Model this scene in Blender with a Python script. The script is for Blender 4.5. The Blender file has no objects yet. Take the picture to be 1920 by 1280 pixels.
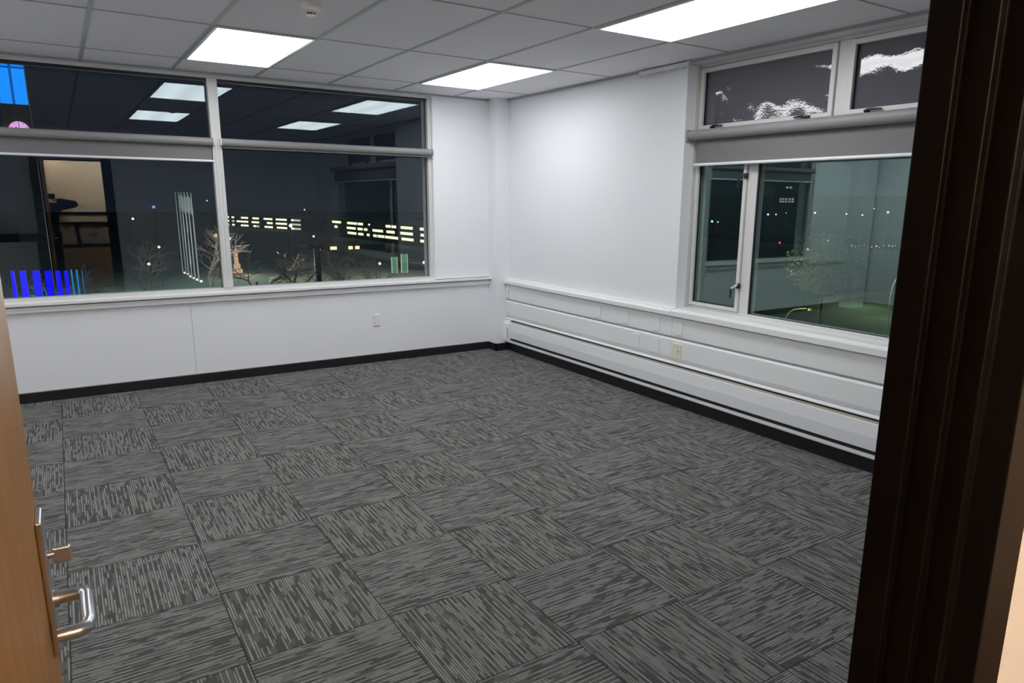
import bpy, bmesh, math, random
from mathutils import Vector, Matrix
random.seed(7)
S = bpy.context.scene
COL = S.collection
PI = math.pi

# ------------------------------------------------------------------ camera
RX = Vector((0.835979, -0.548677, 0.009673))     # camera right
UP = Vector((0.112368, 0.188408, 0.975641))      # camera up
FW = Vector((0.537134, 0.814528, -0.219159))     # camera forward
CP = Vector((-3.80511, -6.36925, 1.52259))       # camera position
FPX = 1331.54
cam = bpy.data.cameras.new('camera')
cam.sensor_fit = 'HORIZONTAL'; cam.sensor_width = 36.0
cam.lens = FPX * 36.0 / 1920.0
cam.shift_x = -(998.43 - 960) / 1920.0
cam.shift_y = (675.0 - 640) / 1920.0
cam.clip_start = 0.01; cam.clip_end = 4000
camo = bpy.data.objects.new('camera', cam); COL.objects.link(camo)
camo.matrix_world = Matrix(((RX.x, UP.x, -FW.x, CP.x), (RX.y, UP.y, -FW.y, CP.y), (RX.z, UP.z, -FW.z, CP.z), (0, 0, 0, 1)))
S.camera = camo

def ray(x, y):
    return RX * ((x - 998.43) / FPX) + UP * (-(y - 675.0) / FPX) + FW
def atY(x, y, Y):
    v = ray(x, y); return CP + v * ((Y - CP.y) / v.y)
def atX(x, y, X):
    v = ray(x, y); return CP + v * ((X - CP.x) / v.x)

# ------------------------------------------------------------------ world, exposure
w = bpy.data.worlds.new('night_sky'); S.world = w; w.use_nodes = True
bg = w.node_tree.nodes['Background']
bg.inputs[0].default_value = (0.40, 0.54, 1.0, 1); bg.inputs[1].default_value = 0.011
S.view_settings.view_transform = 'Standard'; S.view_settings.look = 'None'
S.view_settings.gamma = 1.0; S.view_settings.use_curve_mapping = False
S.view_settings.exposure = 0.07
PANEL = 8.8          # radiance of the ceiling light diffusers
# warm lamp of the corridor behind the doorway
def area(name, loc, rot, sx, sy, power, color):
    l = bpy.data.lights.new(name, 'AREA'); l.shape = 'RECTANGLE'; l.size = sx; l.size_y = sy
    l.energy = power; l.color = color
    o = bpy.data.objects.new(name, l); COL.objects.link(o); o.location = loc; o.rotation_euler = rot
    return o
CORR = area('corridor_lamp', (-3.0, -7.30, 2.36), (math.radians(-50), 0, 0), 2.6, 0.25, 95, (1.0, 0.92, 0.81))

# ------------------------------------------------------------------ materials
def nm(name):
    m = bpy.data.materials.new(name); m.use_nodes = True
    return m, m.node_tree.nodes, m.node_tree.links, m.node_tree.nodes['Principled BSDF']
def plain(name, col, rough=0.5, metal=0.0, spec=0.5, noise=0.0, nscale=30, bump=0.0):
    m, n, l, b = nm(name)
    b.inputs['Base Color'].default_value = (*col, 1)
    b.inputs['Roughness'].default_value = rough; b.inputs['Metallic'].default_value = metal
    b.inputs['Specular IOR Level'].default_value = spec
    if noise or bump:
        tc = n.new('ShaderNodeTexCoord'); nz = n.new('ShaderNodeTexNoise')
        nz.inputs['Scale'].default_value = nscale; nz.inputs['Detail'].default_value = 4
        l.new(tc.outputs['Object'], nz.inputs['Vector'])
        if noise:
            r = n.new('ShaderNodeMapRange'); r.inputs['To Min'].default_value = 1 - noise; r.inputs['To Max'].default_value = 1 + noise
            l.new(nz.outputs['Fac'], r.inputs['Value'])
            mx = n.new('ShaderNodeMix'); mx.data_type = 'RGBA'; mx.blend_type = 'MULTIPLY'; mx.inputs[0].default_value = 1
            mx.inputs[6].default_value = (*col, 1); l.new(r.outputs[0], mx.inputs[7]); l.new(mx.outputs[2], b.inputs['Base Color'])
        if bump:
            bp = n.new('ShaderNodeBump'); bp.inputs['Strength'].default_value = bump; bp.inputs['Distance'].default_value = 0.002
            l.new(nz.outputs['Fac'], bp.inputs['Height']); l.new(bp.outputs[0], b.inputs['Normal'])
    return m
def emit(name, col, s):
    m, n, l, b = nm(name)
    b.inputs['Base Color'].default_value = (0.05, 0.05, 0.05, 1)
    b.inputs['Emission Color'].default_value = (*col, 1); b.inputs['Emission Strength'].default_value = s
    return m
def mathn(n, l, op, a, b=None, c=None):
    k = n.new('ShaderNodeMath'); k.operation = op
    for i, v in enumerate((a, b, c)):
        if v is None: continue
        if isinstance(v, (int, float)): k.inputs[i].default_value = v
        else: l.new(v, k.inputs[i])
    return k.outputs[0]
def glass(name, f0, tint, refl, rough=0.0):
    m = bpy.data.materials.new(name); m.use_nodes = True; n = m.node_tree.nodes; l = m.node_tree.links
    n.clear(); out = n.new('ShaderNodeOutputMaterial'); mx = n.new('ShaderNodeMixShader')
    t = n.new('ShaderNodeBsdfTransparent'); t.inputs[0].default_value = (*tint, 1)
    g = n.new('ShaderNodeBsdfGlossy'); g.inputs['Color'].default_value = (*refl, 1); g.inputs['Roughness'].default_value = rough
    lw = n.new('ShaderNodeLayerWeight'); lw.inputs['Blend'].default_value = 0.5
    p = mathn(n, l, 'POWER', lw.outputs['Facing'], 5.0)
    f = mathn(n, l, 'MULTIPLY_ADD', p, 1 - f0, f0)
    l.new(f, mx.inputs[0]); l.new(t.outputs[0], mx.inputs[1]); l.new(g.outputs[0], mx.inputs[2]); l.new(mx.outputs[0], out.inputs[0])
    return m

WALLC = (0.86, 0.875, 0.905)
M = {}
M['wall'] = plain('painted_wall', WALLC, 0.55, noise=0.012, nscale=3, bump=0.03)
M['wall_dim'] = plain('painted_wall_front', (0.84, 0.86, 0.90), 0.6, noise=0.01, nscale=3)
M['trim'] = plain('white_gloss_trim', (0.88, 0.885, 0.88), 0.35)
M['trunk'] = plain('trunking_enamel', (0.87, 0.885, 0.885), 0.35)
M['heater'] = plain('heater_enamel', (0.88, 0.90, 0.92), 0.35)
M['frame'] = plain('window_aluminium', (0.70, 0.70, 0.68), 0.4, noise=0.03, nscale=12)
M['gasket'] = plain('black_gasket', (0.02, 0.02, 0.022), 0.5)
M['skirt'] = plain('black_skirting', (0.012, 0.012, 0.015), 0.38, noise=0.3, nscale=25)
M['tan'] = plain('heater_fins', (0.45, 0.41, 0.35), 0.5)
M['dark'] = plain('dark_cavity', (0.015, 0.014, 0.013), 0.7)
M['blind'] = plain('grey_blind_fabric', (0.20, 0.197, 0.20), 0.85, noise=0.05, nscale=180)
M['tube'] = plain('grey_blind_tube', (0.27, 0.265, 0.27), 0.5)
M['bar'] = plain('white_bar', (0.86, 0.87, 0.88), 0.3)
M['socket'] = plain('white_socket_plastic', (0.86, 0.85, 0.80), 0.35)
M['cream'] = plain('cream_socket_plastic', (0.82, 0.78, 0.64), 0.35)
M['tee'] = plain('ceiling_tee', (0.45, 0.46, 0.45), 0.5)
M['tile'] = plain('ceiling_tile', (0.90, 0.89, 0.915), 0.9, noise=0.02, nscale=260, bump=0.15)
M['joint'] = plain('joint', (0.45, 0.47, 0.50), 0.6)
M['black'] = plain('black_plastic', (0.015, 0.015, 0.016), 0.35)
M['chrome'] = plain('satin_steel', (0.62, 0.62, 0.64), 0.28, metal=1.0)
M['jamb'] = plain('dark_door_frame', (0.004, 0.003, 0.003), 0.4, spec=0.15, noise=0.3, nscale=18)
M['jamb_edge'] = plain('dark_door_frame_edge', (0.06, 0.055, 0.055), 0.4)
M['detector'] = plain('ivory_plastic', (0.88, 0.85, 0.74), 0.45)
M['glass_back'] = glass('window_glass_back', 0.043, (0.93, 0.96, 0.97), (0.84, 0.96, 1.0))
M['glass_right'] = glass('window_glass_right', 0.145, (0.86, 0.93, 0.90), (0.74, 0.97, 0.93))

# wood veneer of the door
m, n, l, b = nm('oak_veneer'); tc = n.new('ShaderNodeTexCoord'); mp = n.new('ShaderNodeMapping')
mp.inputs['Scale'].default_value = (1, 14, 1.2); l.new(tc.outputs['Object'], mp.inputs['Vector'])
nz = n.new('ShaderNodeTexNoise'); nz.inputs['Scale'].default_value = 3; nz.inputs['Detail'].default_value = 5; l.new(mp.outputs[0], nz.inputs['Vector'])
cr = n.new('ShaderNodeValToRGB'); cr.color_ramp.elements[0].position = 0.3; cr.color_ramp.elements[1].position = 0.75
cr.color_ramp.elements[0].color = (0.39, 0.175, 0.035, 1); cr.color_ramp.elements[1].color = (0.47, 0.235, 0.065, 1)
l.new(nz.outputs['Fac'], cr.inputs[0]); l.new(cr.outputs[0], b.inputs['Base Color']); b.inputs['Roughness'].default_value = 0.42; b.inputs['Specular IOR Level'].default_value = 0.3
M['wood'] = m

# carpet tiles laid basket-weave fashion: 0.5 m squares, stripes turned 90 degrees on every other tile
OX, OY = -3.9342, -3.5951
m, n, l, b = nm('striped_carpet_tiles')
ge = n.new('ShaderNodeNewGeometry'); sp = n.new('ShaderNodeSeparateXYZ'); l.new(ge.outputs['Position'], sp.inputs[0])
u = mathn(n, l, 'DIVIDE', mathn(n, l, 'SUBTRACT', sp.outputs['X'], OX), 0.5)
v = mathn(n, l, 'DIVIDE', mathn(n, l, 'SUBTRACT', sp.outputs['Y'], OY), 0.5)
iu = mathn(n, l, 'FLOOR', u); iv = mathn(n, l, 'FLOOR', v)
fu = mathn(n, l, 'SUBTRACT', u, iu); fv = mathn(n, l, 'SUBTRACT', v, iv)
par = mathn(n, l, 'FLOORED_MODULO', mathn(n, l, 'ADD', iu, iv), 2.0)     # 0 = stripes along Y
def mixf(a, bb, f):
    k = n.new('ShaderNodeMix'); k.data_type = 'FLOAT'; l.new(f, k.inputs[0]); l.new(a, k.inputs[2]); l.new(bb, k.inputs[3]); return k.outputs[0]
acr = mixf(fu, fv, par); alo = mixf(fv, fu, par)
seed = mathn(n, l, 'ADD', mathn(n, l, 'MULTIPLY', iu, 17.31), mathn(n, l, 'MULTIPLY', iv, 5.77))
a44 = mathn(n, l, 'MULTIPLY', acr, 52.0); li = mathn(n, l, 'FLOOR', a44); lf = mathn(n, l, 'SUBTRACT', a44, li)
def noise2(x, y, z, scale=1.0, det=0.0):
    cb = n.new('ShaderNodeCombineXYZ'); l.new(x, cb.inputs[0]); l.new(y, cb.inputs[1]); l.new(z, cb.inputs[2])
    k = n.new('ShaderNodeTexNoise'); k.inputs['Scale'].default_value = scale; k.inputs['Detail'].default_value = det
    l.new(cb.outputs[0], k.inputs['Vector']); return k.outputs['Fac']
def sstep(val, a, bb):
    k = n.new('ShaderNodeMapRange'); k.interpolation_type = 'SMOOTHSTEP'; l.new(val, k.inputs['Value'])
    k.inputs['From Min'].default_value = a; k.inputs['From Max'].default_value = bb; return k.outputs[0]
dash = noise2(mathn(n, l, 'MULTIPLY', alo, 4.2), mathn(n, l, 'MULTIPLY', li, 5.3), seed)
patch = noise2(mathn(n, l, 'MULTIPLY', alo, 6.0), mathn(n, l, 'MULTIPLY', li, 0.8), mathn(n, l, 'ADD', seed, 40.0))
odd = mathn(n, l, 'FLOORED_MODULO', li, 2.0)
bright = sstep(mathn(n, l, 'MULTIPLY_ADD', odd, 0.17, dash), 0.53, 0.575)
medium = sstep(patch, 0.47, 0.54)
rib = mathn(n, l, 'ABSOLUTE', mathn(n, l, 'SUBTRACT', lf, 0.5))
ribm = mathn(n, l, 'SUBTRACT', 1.0, sstep(rib, 0.10, 0.42))
lightf = mathn(n, l, 'MINIMUM', mathn(n, l, 'ADD', mathn(n, l, 'MULTIPLY', mathn(n, l, 'MULTIPLY', bright, ribm), 0.70), mathn(n, l, 'MULTIPLY', medium, 0.17)), 1.0)
tex = n.new('ShaderNodeTexNoise'); tex.inputs['Scale'].default_value = 420; tex.inputs['Detail'].default_value = 2
l.new(ge.outputs['Position'], tex.inputs['Vector'])
cm = n.new('ShaderNodeMix'); cm.data_type = 'RGBA'; l.new(lightf, cm.inputs[0])
cm.inputs[6].default_value = (0.074, 0.073, 0.069, 1); cm.inputs[7].default_value = (0.31, 0.307, 0.292, 1)
eu = mathn(n, l, 'ABSOLUTE', mathn(n, l, 'SUBTRACT', fu, 0.5)); ev = mathn(n, l, 'ABSOLUTE', mathn(n, l, 'SUBTRACT', fv, 0.5))
edge = mathn(n, l, 'MAXIMUM', eu, ev)
em = n.new('ShaderNodeMapRange'); l.new(edge, em.inputs['Value'])
em.inputs['From Min'].default_value = 0.490; em.inputs['From Max'].default_value = 0.499
em.inputs['To Min'].default_value = 1.0; em.inputs['To Max'].default_value = 0.35
tm = n.new('ShaderNodeMapRange'); l.new(tex.outputs['Fac'], tm.inputs['Value']); tm.inputs['To Min'].default_value = 0.55; tm.inputs['To Max'].default_value = 1.45
mm = n.new('ShaderNodeMix'); mm.data_type = 'RGBA'; mm.blend_type = 'MULTIPLY'; mm.inputs[0].default_value = 1
l.new(cm.outputs[2], mm.inputs[6]); l.new(mathn(n, l, 'MULTIPLY', em.outputs[0], tm.outputs[0]), mm.inputs[7])
l.new(mm.outputs[2], b.inputs['Base Color']); b.inputs['Roughness'].default_value = 0.95; b.inputs['Specular IOR Level'].default_value = 0.1
bp = n.new('ShaderNodeBump'); bp.inputs['Strength'].default_value = 0.5; bp.inputs['Distance'].default_value = 0.003
l.new(lightf, bp.inputs['Height']); l.new(bp.outputs[0], b.inputs['Normal'])
M['carpet'] = m

# light diffuser: prismatic sheet over two lengthwise tubes
def diffuser_mat(name, x0, x1):
    m, n, l, b = nm(name)
    ge = n.new('ShaderNodeNewGeometry'); sp = n.new('ShaderNodeSeparateXYZ'); l.new(ge.outputs['Position'], sp.inputs[0])
    t = mathn(n, l, 'DIVIDE', mathn(n, l, 'SUBTRACT', sp.outputs['X'], x0), x1 - x0)
    c = mathn(n, l, 'COSINE', mathn(n, l, 'MULTIPLY', t, 4 * PI))            # two tubes
    s = mathn(n, l, 'MULTIPLY_ADD', c, -0.10, 0.95)
    gx = mathn(n, l, 'SINE', mathn(n, l, 'MULTIPLY', mathn(n, l, 'ADD', sp.outputs['X'], sp.outputs['Y']), 2 * PI / 0.03))
    gy = mathn(n, l, 'SINE', mathn(n, l, 'MULTIPLY', mathn(n, l, 'SUBTRACT', sp.outputs['X'], sp.outputs['Y']), 2 * PI / 0.03))
    g = mathn(n, l, 'MULTIPLY_ADD', mathn(n, l, 'MULTIPLY', gx, gy), 0.12, 1.0)
    b.inputs['Base Color'].default_value = (0.6, 0.6, 0.6, 1)
    b.inputs['Emission Color'].default_value = (0.97, 0.98, 0.995, 1)
    l.new(mathn(n, l, 'MULTIPLY', mathn(n, l, 'MULTIPLY', s, g), PANEL), b.inputs['Emission Strength'])
    return m

# reflective film on the two top-hung panes
m = bpy.data.materials.new('rippled_grey_film'); m.use_nodes = True; n = m.node_tree.nodes; l = m.node_tree.links; b = n['Principled BSDF']
b.inputs['Base Color'].default_value = (0.105, 0.105, 0.122, 1); b.inputs['Roughness'].default_value = 0.02
b.inputs['Specular IOR Level'].default_value = 1.0
tc = n.new('ShaderNodeTexCoord'); nz = n.new('ShaderNodeTexNoise'); nz.inputs['Scale'].default_value = 5.0; nz.inputs['Detail'].default_value = 1
l.new(tc.outputs['Object'], nz.inputs['Vector'])
nz2 = n.new('ShaderNodeTexNoise'); nz2.inputs['Scale'].default_value = 80; nz2.inputs['Detail'].default_value = 2; l.new(tc.outputs['Object'], nz2.inputs['Vector'])
hh = mathn(n, l, 'MULTIPLY_ADD', nz2.outputs['Fac'], 0.035, nz.outputs['Fac'])
bp = n.new('ShaderNodeBump'); bp.inputs['Strength'].default_value = 1.0; bp.inputs['Distance'].default_value = 0.005
l.new(hh, bp.inputs['Height']); l.new(bp.outputs[0], b.inputs['Normal'])
M['film'] = m

# ------------------------------------------------------------------ mesh helpers
class MB:
    def __init__(self): self.v = []; self.f = []
    def box(self, x0, x1, y0, y1, z0, z1):
        if x0 > x1: x0, x1 = x1, x0
        if y0 > y1: y0, y1 = y1, y0
        if z0 > z1: z0, z1 = z1, z0
        k = len(self.v)
        self.v += [(x, y, z) for z in (z0, z1) for y in (y0, y1) for x in (x0, x1)]
        self.f += [tuple(k + i for i in q) for q in ((0, 2, 3, 1), (4, 5, 7, 6), (0, 1, 5, 4), (2, 6, 7, 3), (0, 4, 6, 2), (1, 3, 7, 5))]
        return self
    def prism(self, pts, a, b, axis):
        # pts: closed outline in the two other axes; extruded from a to b on axis
        k = len(self.v); N = len(pts)
        for t in (a, b):
            for p, q in pts:
                self.v.append((t, p, q) if axis == 'x' else (p, t, q) if axis == 'y' else (p, q, t))
        self.f.append(tuple(k + i for i in range(N))); self.f.append(tuple(k + N + i for i in reversed(range(N))))
        for i in range(N):
            j = (i + 1) % N; self.f.append((k + i, k + N + i, k + N + j, k + j))
        return self
    def tube(self, pts, rad, seg=12):
        # swept round tube through points; rad a number or list
        P = [Vector(p) for p in pts]; k0 = len(self.v); prev = None
        for i, p in enumerate(P):
            d = (P[min(i + 1, len(P) - 1)] - P[max(i - 1, 0)]).normalized()
            if prev is None:
                a = Vector((0, 0, 1)) if abs(d.z) < 0.9 else Vector((1, 0, 0))
                s = d.cross(a).normalized()
            else:
                s = (prev - d * prev.dot(d)).normalized()
            prev = s; t = d.cross(s)
            r = rad[i] if isinstance(rad, (list, tuple)) else rad
            for j in range(seg):
                an = 2 * PI * j / seg
                self.v.append(tuple(p + s * (r * math.cos(an)) + t * (r * math.sin(an))))
        for i in range(len(P) - 1):
            for j in range(seg):
                a = k0 + i * seg + j; b2 = k0 + i * seg + (j + 1) % seg
                self.f.append((a, b2, b2 + seg, a + seg))
        self.f.append(tuple(k0 + j for j in reversed(range(seg))))
        e = k0 + (len(P) - 1) * seg; self.f.append(tuple(e + j for j in range(seg)))
        return self
    def lathe(self, prof, c, seg=32):
        # prof (r, z) from bottom to top, around vertical axis at c
        k0 = len(self.v)
        for r, z in prof:
            for j in range(seg):
                an = 2 * PI * j / seg; self.v.append((c[0] + r * math.cos(an), c[1] + r * math.sin(an), c[2] + z))
        for i in range(len(prof) - 1):
            for j in range(seg):
                a = k0 + i * seg + j; b2 = k0 + i * seg + (j + 1) % seg
                self.f.append((a, b2, b2 + seg, a + seg))
        self.f.append(tuple(k0 + j for j in reversed(range(seg))))
        e = k0 + (len(prof) - 1) * seg; self.f.append(tuple(e + j for j in range(seg)))
        return self
    def build(self, name, mat, parent=None, bevel=0.0, smooth=False):
        me = bpy.data.meshes.new(name); me.from_pydata(self.v, [], self.f)
        bm = bmesh.new(); bm.from_mesh(me); bmesh.ops.recalc_face_normals(bm, faces=bm.faces); bm.to_mesh(me); bm.free()
        me.materials.append(mat)
        o = bpy.data.objects.new(name, me); COL.objects.link(o)
        if bevel:
            md = o.modifiers.new('bevel', 'BEVEL'); md.width = bevel; md.segments = 2; md.limit_method = 'ANGLE'
        if smooth:
            for p in me.polygons: p.use_smooth = True
            if hasattr(me, 'set_sharp_from_angle'): me.set_sharp_from_angle(angle=math.radians(40))
        if parent:
            o.parent = parent
            o.matrix_parent_inverse = Matrix.Translation(-Vector(parent.location)) if parent.type == 'EMPTY' and not parent.parent else Matrix()
        return o
def B(name, mat, box, parent=None, bevel=0.0): return MB().box(*box).build(name, mat, parent, bevel)
def tag(o, label, cat, group=None, kind=None):
    o['label'] = label; o['category'] = cat
    if group: o['group'] = group
    if kind: o['kind'] = kind
    return o
def struct(o, label=None, cat=None):
    o['kind'] = 'structure'
    if label: o['label'] = label
    if cat: o['category'] = cat
    return o
def thing(name, loc, label, cat, group=None):
    o = bpy.data.objects.new(name, None); COL.objects.link(o); o.location = loc
    o.empty_display_size = 0.1
    return tag(o, label, cat, group)
def copy_tree(o, delta=(0, 0, 0), parent=None):
    c = o.copy(); COL.objects.link(c)
    if parent: c.parent = parent
    else: c.location = Vector(o.location) + Vector(delta)
    for ch in list(o.children): copy_tree(ch, parent=c)
    return c

H = 2.4818
XL = -6.0; YF = -6.03

# ------------------------------------------------------------------ room shell
struct(MB().box(XL, 0, YF, 0, -0.1, 0).build('floor', M['carpet']), 'grey striped carpet tiles laid in a basket-weave pattern', 'floor')
struct(MB().box(XL - 0.2, 0.4, YF - 0.1, 0.3, H, H + 0.08).build('ceiling', M['tile']), 'suspended ceiling of pale grey mineral tiles in a metal grid', 'ceiling')
wb = MB()
wb.box(XL - 0.2, 0.0, 0, 0.25, -0.1, 0.752)
wb.box(-0.757, 0.0, 0, 0.25, 0.752, H)
wb.box(XL - 0.2, -4.78, 0, 0.25, 0.752, H)
wb.box(-4.78, -0.757, 0, 0.25, 2.462, H)
struct(wb.build('wall_back', M['wall']), 'pale blue-white back wall with the long window', 'wall')
wr = MB()
wr.box(0, 0.25, YF - 0.1, 0.25, -0.1, 0.745)
wr.box(0, 0.25, -2.54, 0.25, 0.745, H)
wr.box(0, 0.25, YF - 0.1, -5.35, 0.745, H)
wr.box(0, 0.25, -5.35, -2.54, 2.468, H)
struct(wr.build('wall_right', M['wall']), 'pale blue-white right-hand wall with trunking and a window', 'wall')
struct(B('wall_left', M['wall'], (XL - 0.2, XL, YF - 0.1, 0, -0.1, H)), 'plain pale left-hand wall behind the open door', 'wall')
# front wall with the doorway
DXL, DXR, DZ = -3.97, -3.13, 2.04
wf = MB()
wf.box(XL - 0.2, DXL, -6.10, YF, -0.1, 2.6)
wf.box(DXR, 0.25, -6.10, YF, -0.1, 2.6)
wf.box(DXL, DXR, -6.10, YF, DZ, 2.6)
struct(wf.build('wall_front', M['wall_dim']), 'partition wall with the doorway the view looks through', 'wall')
# corner pillar
struct(MB().box(-0.155, 0, -0.15, 0, 0, H).build('wall_corner', M['wall'], bevel=0.003), 'narrow boxed pillar in the far corner', 'wall')
struct(MB().box(-5.95, -5.62, -0.20, 0, 0, H).build('trim_1', M['wall'], bevel=0.003), 'boxed pillar at the left end of the back wall', 'trim')
# seams of the panel below the window
struct(MB().box(-2.974, -2.970, -0.0015, 0, 0.08, 0.672).box(-4.62, -4.616, -0.0015, 0, 0.08, 0.672).build('trim_2', plain('panel_joint', (0.52, 0.54, 0.57), 0.6)), 'fine vertical joints between the wall panels', 'trim')
# baseboards
struct(MB().box(XL, -0.155, -0.012, 0, 0, 0.076).box(-0.165, -0.155, -0.16, 0, 0, 0.076).box(-0.165, -0.012, -0.16, -0.15, 0, 0.076).build('baseboard_back', M['skirt']), 'black vinyl baseboard along the back wall', 'baseboard')
struct(MB().box(-0.022, -0.004, YF, -0.16, 0, 0.092).build('baseboard_right', M['skirt']), 'black vinyl baseboard below the heater', 'baseboard')
struct(MB().box(XL, XL + 0.012, YF, -0.012, 0, 0.076).build('baseboard_left', M['skirt']), 'black vinyl baseboard of the left wall', 'baseboard')
struct(MB().box(XL, -4.05, YF, YF + 0.012, 0, 0.076).box(-3.05, -0.03, YF, YF + 0.012, 0, 0.076).build('baseboard_front', M['skirt']), 'black vinyl baseboard of the front wall', 'baseboard')
struct(MB().box(XL + 0.02, -0.156, -0.006, -0.0005, 0.076, 0.081).build('trim_3', plain('raw_edge', (0.42, 0.38, 0.30), 0.7)), 'thin raw edge above the back baseboard', 'trim')

# sill mouldings
struct(MB().prism([(0.03, 0.752), (-0.055, 0.752), (-0.055, 0.735), (-0.050, 0.731), (0, 0.731), (0, 0.757), (0.03, 0.757)], -4.80, -0.156, 'x').build('trim_4', M['trim']), 'white window sill of the back window', 'trim')
sill2 = MB().box(XL, -0.156, -0.026, 0, 0.680, 0.721)
struct(sill2.build('trim_5', M['trim'], bevel=0.002), 'white moulding under the back window sill', 'trim')
struct(MB().prism([(0, 0.694), (-0.062, 0.694), (-0.062, 0.724), (-0.057, 0.729), (-0.022, 0.731), (-0.022, 0.745), (-0.018, 0.748), (0, 0.748)], -2.54, -0.151, 'y').build('trim_6', M['trim']), 'white dado moulding along the right wall', 'trim')
struct(MB().prism([(0.13, 0.746), (-0.02, 0.746), (-0.022, 0.737), (-0.062, 0.730), (-0.062, 0.694), (-0.001, 0.694), (-0.001, 0.74), (0.13, 0.74)], YF, -2.545, 'y').build('trim_7', M['trim']), 'white window sill of the right window', 'trim')

# ceiling tees
cols = [-3.5396 + 0.6 * k for k in range(-4, 6)]
rows = [-0.5204 - 1.2 * r for r in range(0, 5)]
tb = MB()
for x in cols: tb.box(x - 0.011, x + 0.011, YF, 0, H - 0.004, H - 0.0005)
for y in rows: tb.box(XL, 0, y - 0.0055, y + 0.0055, H - 0.0035, H - 0.0006)
struct(tb.build('trim_8', M['tee']), 'grey metal grid holding the ceiling tiles', 'trim')
tb = MB()
tb.box(XL, -0.155, -0.02, -0.0005, H - 0.016, H - 0.0005).box(-0.02, -0.0005, YF, -0.15, H - 0.016, H - 0.0005)
struct(tb.build('trim_9', plain('perimeter_angle', (0.40, 0.41, 0.42), 0.5)), 'pale angle strip around the ceiling edge', 'trim')

# ------------------------------------------------------------------ ceiling lights
def ceiling_light(x0, y1, label):
    x1 = x0 + 0.6; y0 = y1 - 1.2
    t = thing('ceiling_light', (x0 + 0.3, y1 - 0.6, H), label, 'ceiling light', 'recessed ceiling light panels')
    f = MB(); a = 0.012; w_ = 0.016; z0, z1 = H - 0.010, H - 0.0006
    f.box(x0 + a, x0 + a + w_, y0 + a, y1 - a, z0, z1).box(x1 - a - w_, x1 - a, y0 + a, y1 - a, z0, z1)
    f.box(x0 + a + w_, x1 - a - w_, y0 + a, y0 + a + w_, z0, z1).box(x0 + a + w_, x1 - a - w_, y1 - a - w_, y1 - a, z0, z1)
    f.build('frame', M['bar'], t)
    MB().box(x0 + a + w_, x1 - a - w_, y0 + a + w_, y1 - a - w_, H - 0.006, H - 0.0008).build('diffuser', diffuser_mat('prismatic_diffuser', x0 + a, x1 - a), t)
C1, C4, C7 = cols[5], cols[8], cols[1]
ceiling_light(C1, rows[0], 'bright rectangular ceiling light panel near the back window, left of the smoke detector')
ceiling_light(C4, rows[0], 'bright rectangular ceiling light panel closest to the far corner pillar')
ceiling_light(C4, rows[2], 'large bright prismatic ceiling light panel beside the right-hand window, cut off by the picture top')
ceiling_light(C1, rows[2], 'ceiling light panel above the picture, seen only mirrored behind the smoke detector')
ceiling_light(C7, rows[0], 'ceiling light panel over the left end of the room behind the open door')
ceiling_light(C7, rows[2], 'ceiling light panel nearest the doorway on the left side of the room')

# smoke detector
dx, dy = -2.615, -2.50
t = thing('smoke_detector', (dx, dy, H), 'round ivory smoke detector on the ceiling', 'smoke detector')
MB().lathe([(0.050, -0.020), (0.054, -0.012), (0.054, -0.0005)], (dx, dy, H), 40).build('base', M['detector'], t, smooth=True)
MB().lathe([(0.030, -0.046), (0.040, -0.042), (0.049, -0.034), (0.050, -0.020)], (dx, dy, H), 40).build('housing', M['detector'], t, smooth=True)
MB().lathe([(0.020, -0.056), (0.020, -0.046)], (dx, dy, H), 24).build('sensor_chamber', M['black'], t, smooth=True)
cp_ = MB().lathe([(0.022, -0.061), (0.0245, -0.058), (0.0245, -0.055)], (dx, dy, H), 24)
for k in range(8):
    a = k * PI / 4 + 0.1; cp_.tube([(dx + 0.023 * math.cos(a), dy + 0.023 * math.sin(a), H - 0.057), (dx + 0.023 * math.cos(a), dy + 0.023 * math.sin(a), H - 0.044)], 0.0016, 6)
cp_.build('cap', plain('detector_cap', (0.85, 0.80, 0.78), 0.4), t, smooth=True)

# ------------------------------------------------------------------ window 1 (back)
w1 = bpy.data.objects.new('window_1', None); COL.objects.link(w1); w1.location = (-2.77, 0.06, 0.76)
struct(w1, 'long aluminium window in the back wall looking out on the lit city', 'window')
f = MB()
Y0, Y1 = 0.03, 0.12
f.box(-4.78, -0.757, Y0, Y1, 2.442, 2.462); f.box(-4.78, -0.757, Y0 - 0.005, Y1, 0.752, 0.782)
f.box(-0.797, -0.757, Y0, Y1, 0.782, 2.442); f.box(-4.78, -4.74, Y0, Y1, 0.782, 2.442)
f.build('outer_frame', M['frame'], w1, bevel=0.003)
MB().box(-0.762, -0.7575, 0.004, Y0, 0.757, 2.462).build('jamb_bead', M['trim'], w1)
MB().box(-2.700, -2.625, 0.012, Y1, 0.782, 2.442).build('mullion', M['frame'], w1, bevel=0.004)
for a, c in ((-4.74, -2.700), (-2.625, -0.797)):
    MB().box(a, c, 0.025, Y1, 1.925, 1.985).build('transom', M['frame'], w1, bevel=0.003)
    for z0, z1 in ((0.782, 1.925), (1.985, 2.442)):
        MB().box(a, c, 0.080, 0.086, z0, z1).build('pane', M['glass_back'], w1)
        g = MB(); e = 0.005
        g.box(a, a + e, 0.070, 0.079, z0, z1).box(c - e, c, 0.070, 0.079, z0, z1).box(a, c, 0.070, 0.079, z1 - e, z1)
        g.build('gasket', M['gasket'], w1)
MB().box(-4.74, -0.797, 0.040, 0.079, 2.418, 2.442).build('head_shade', M['gasket'], w1)  # black strip put in for the shadow gap along the head

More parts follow.
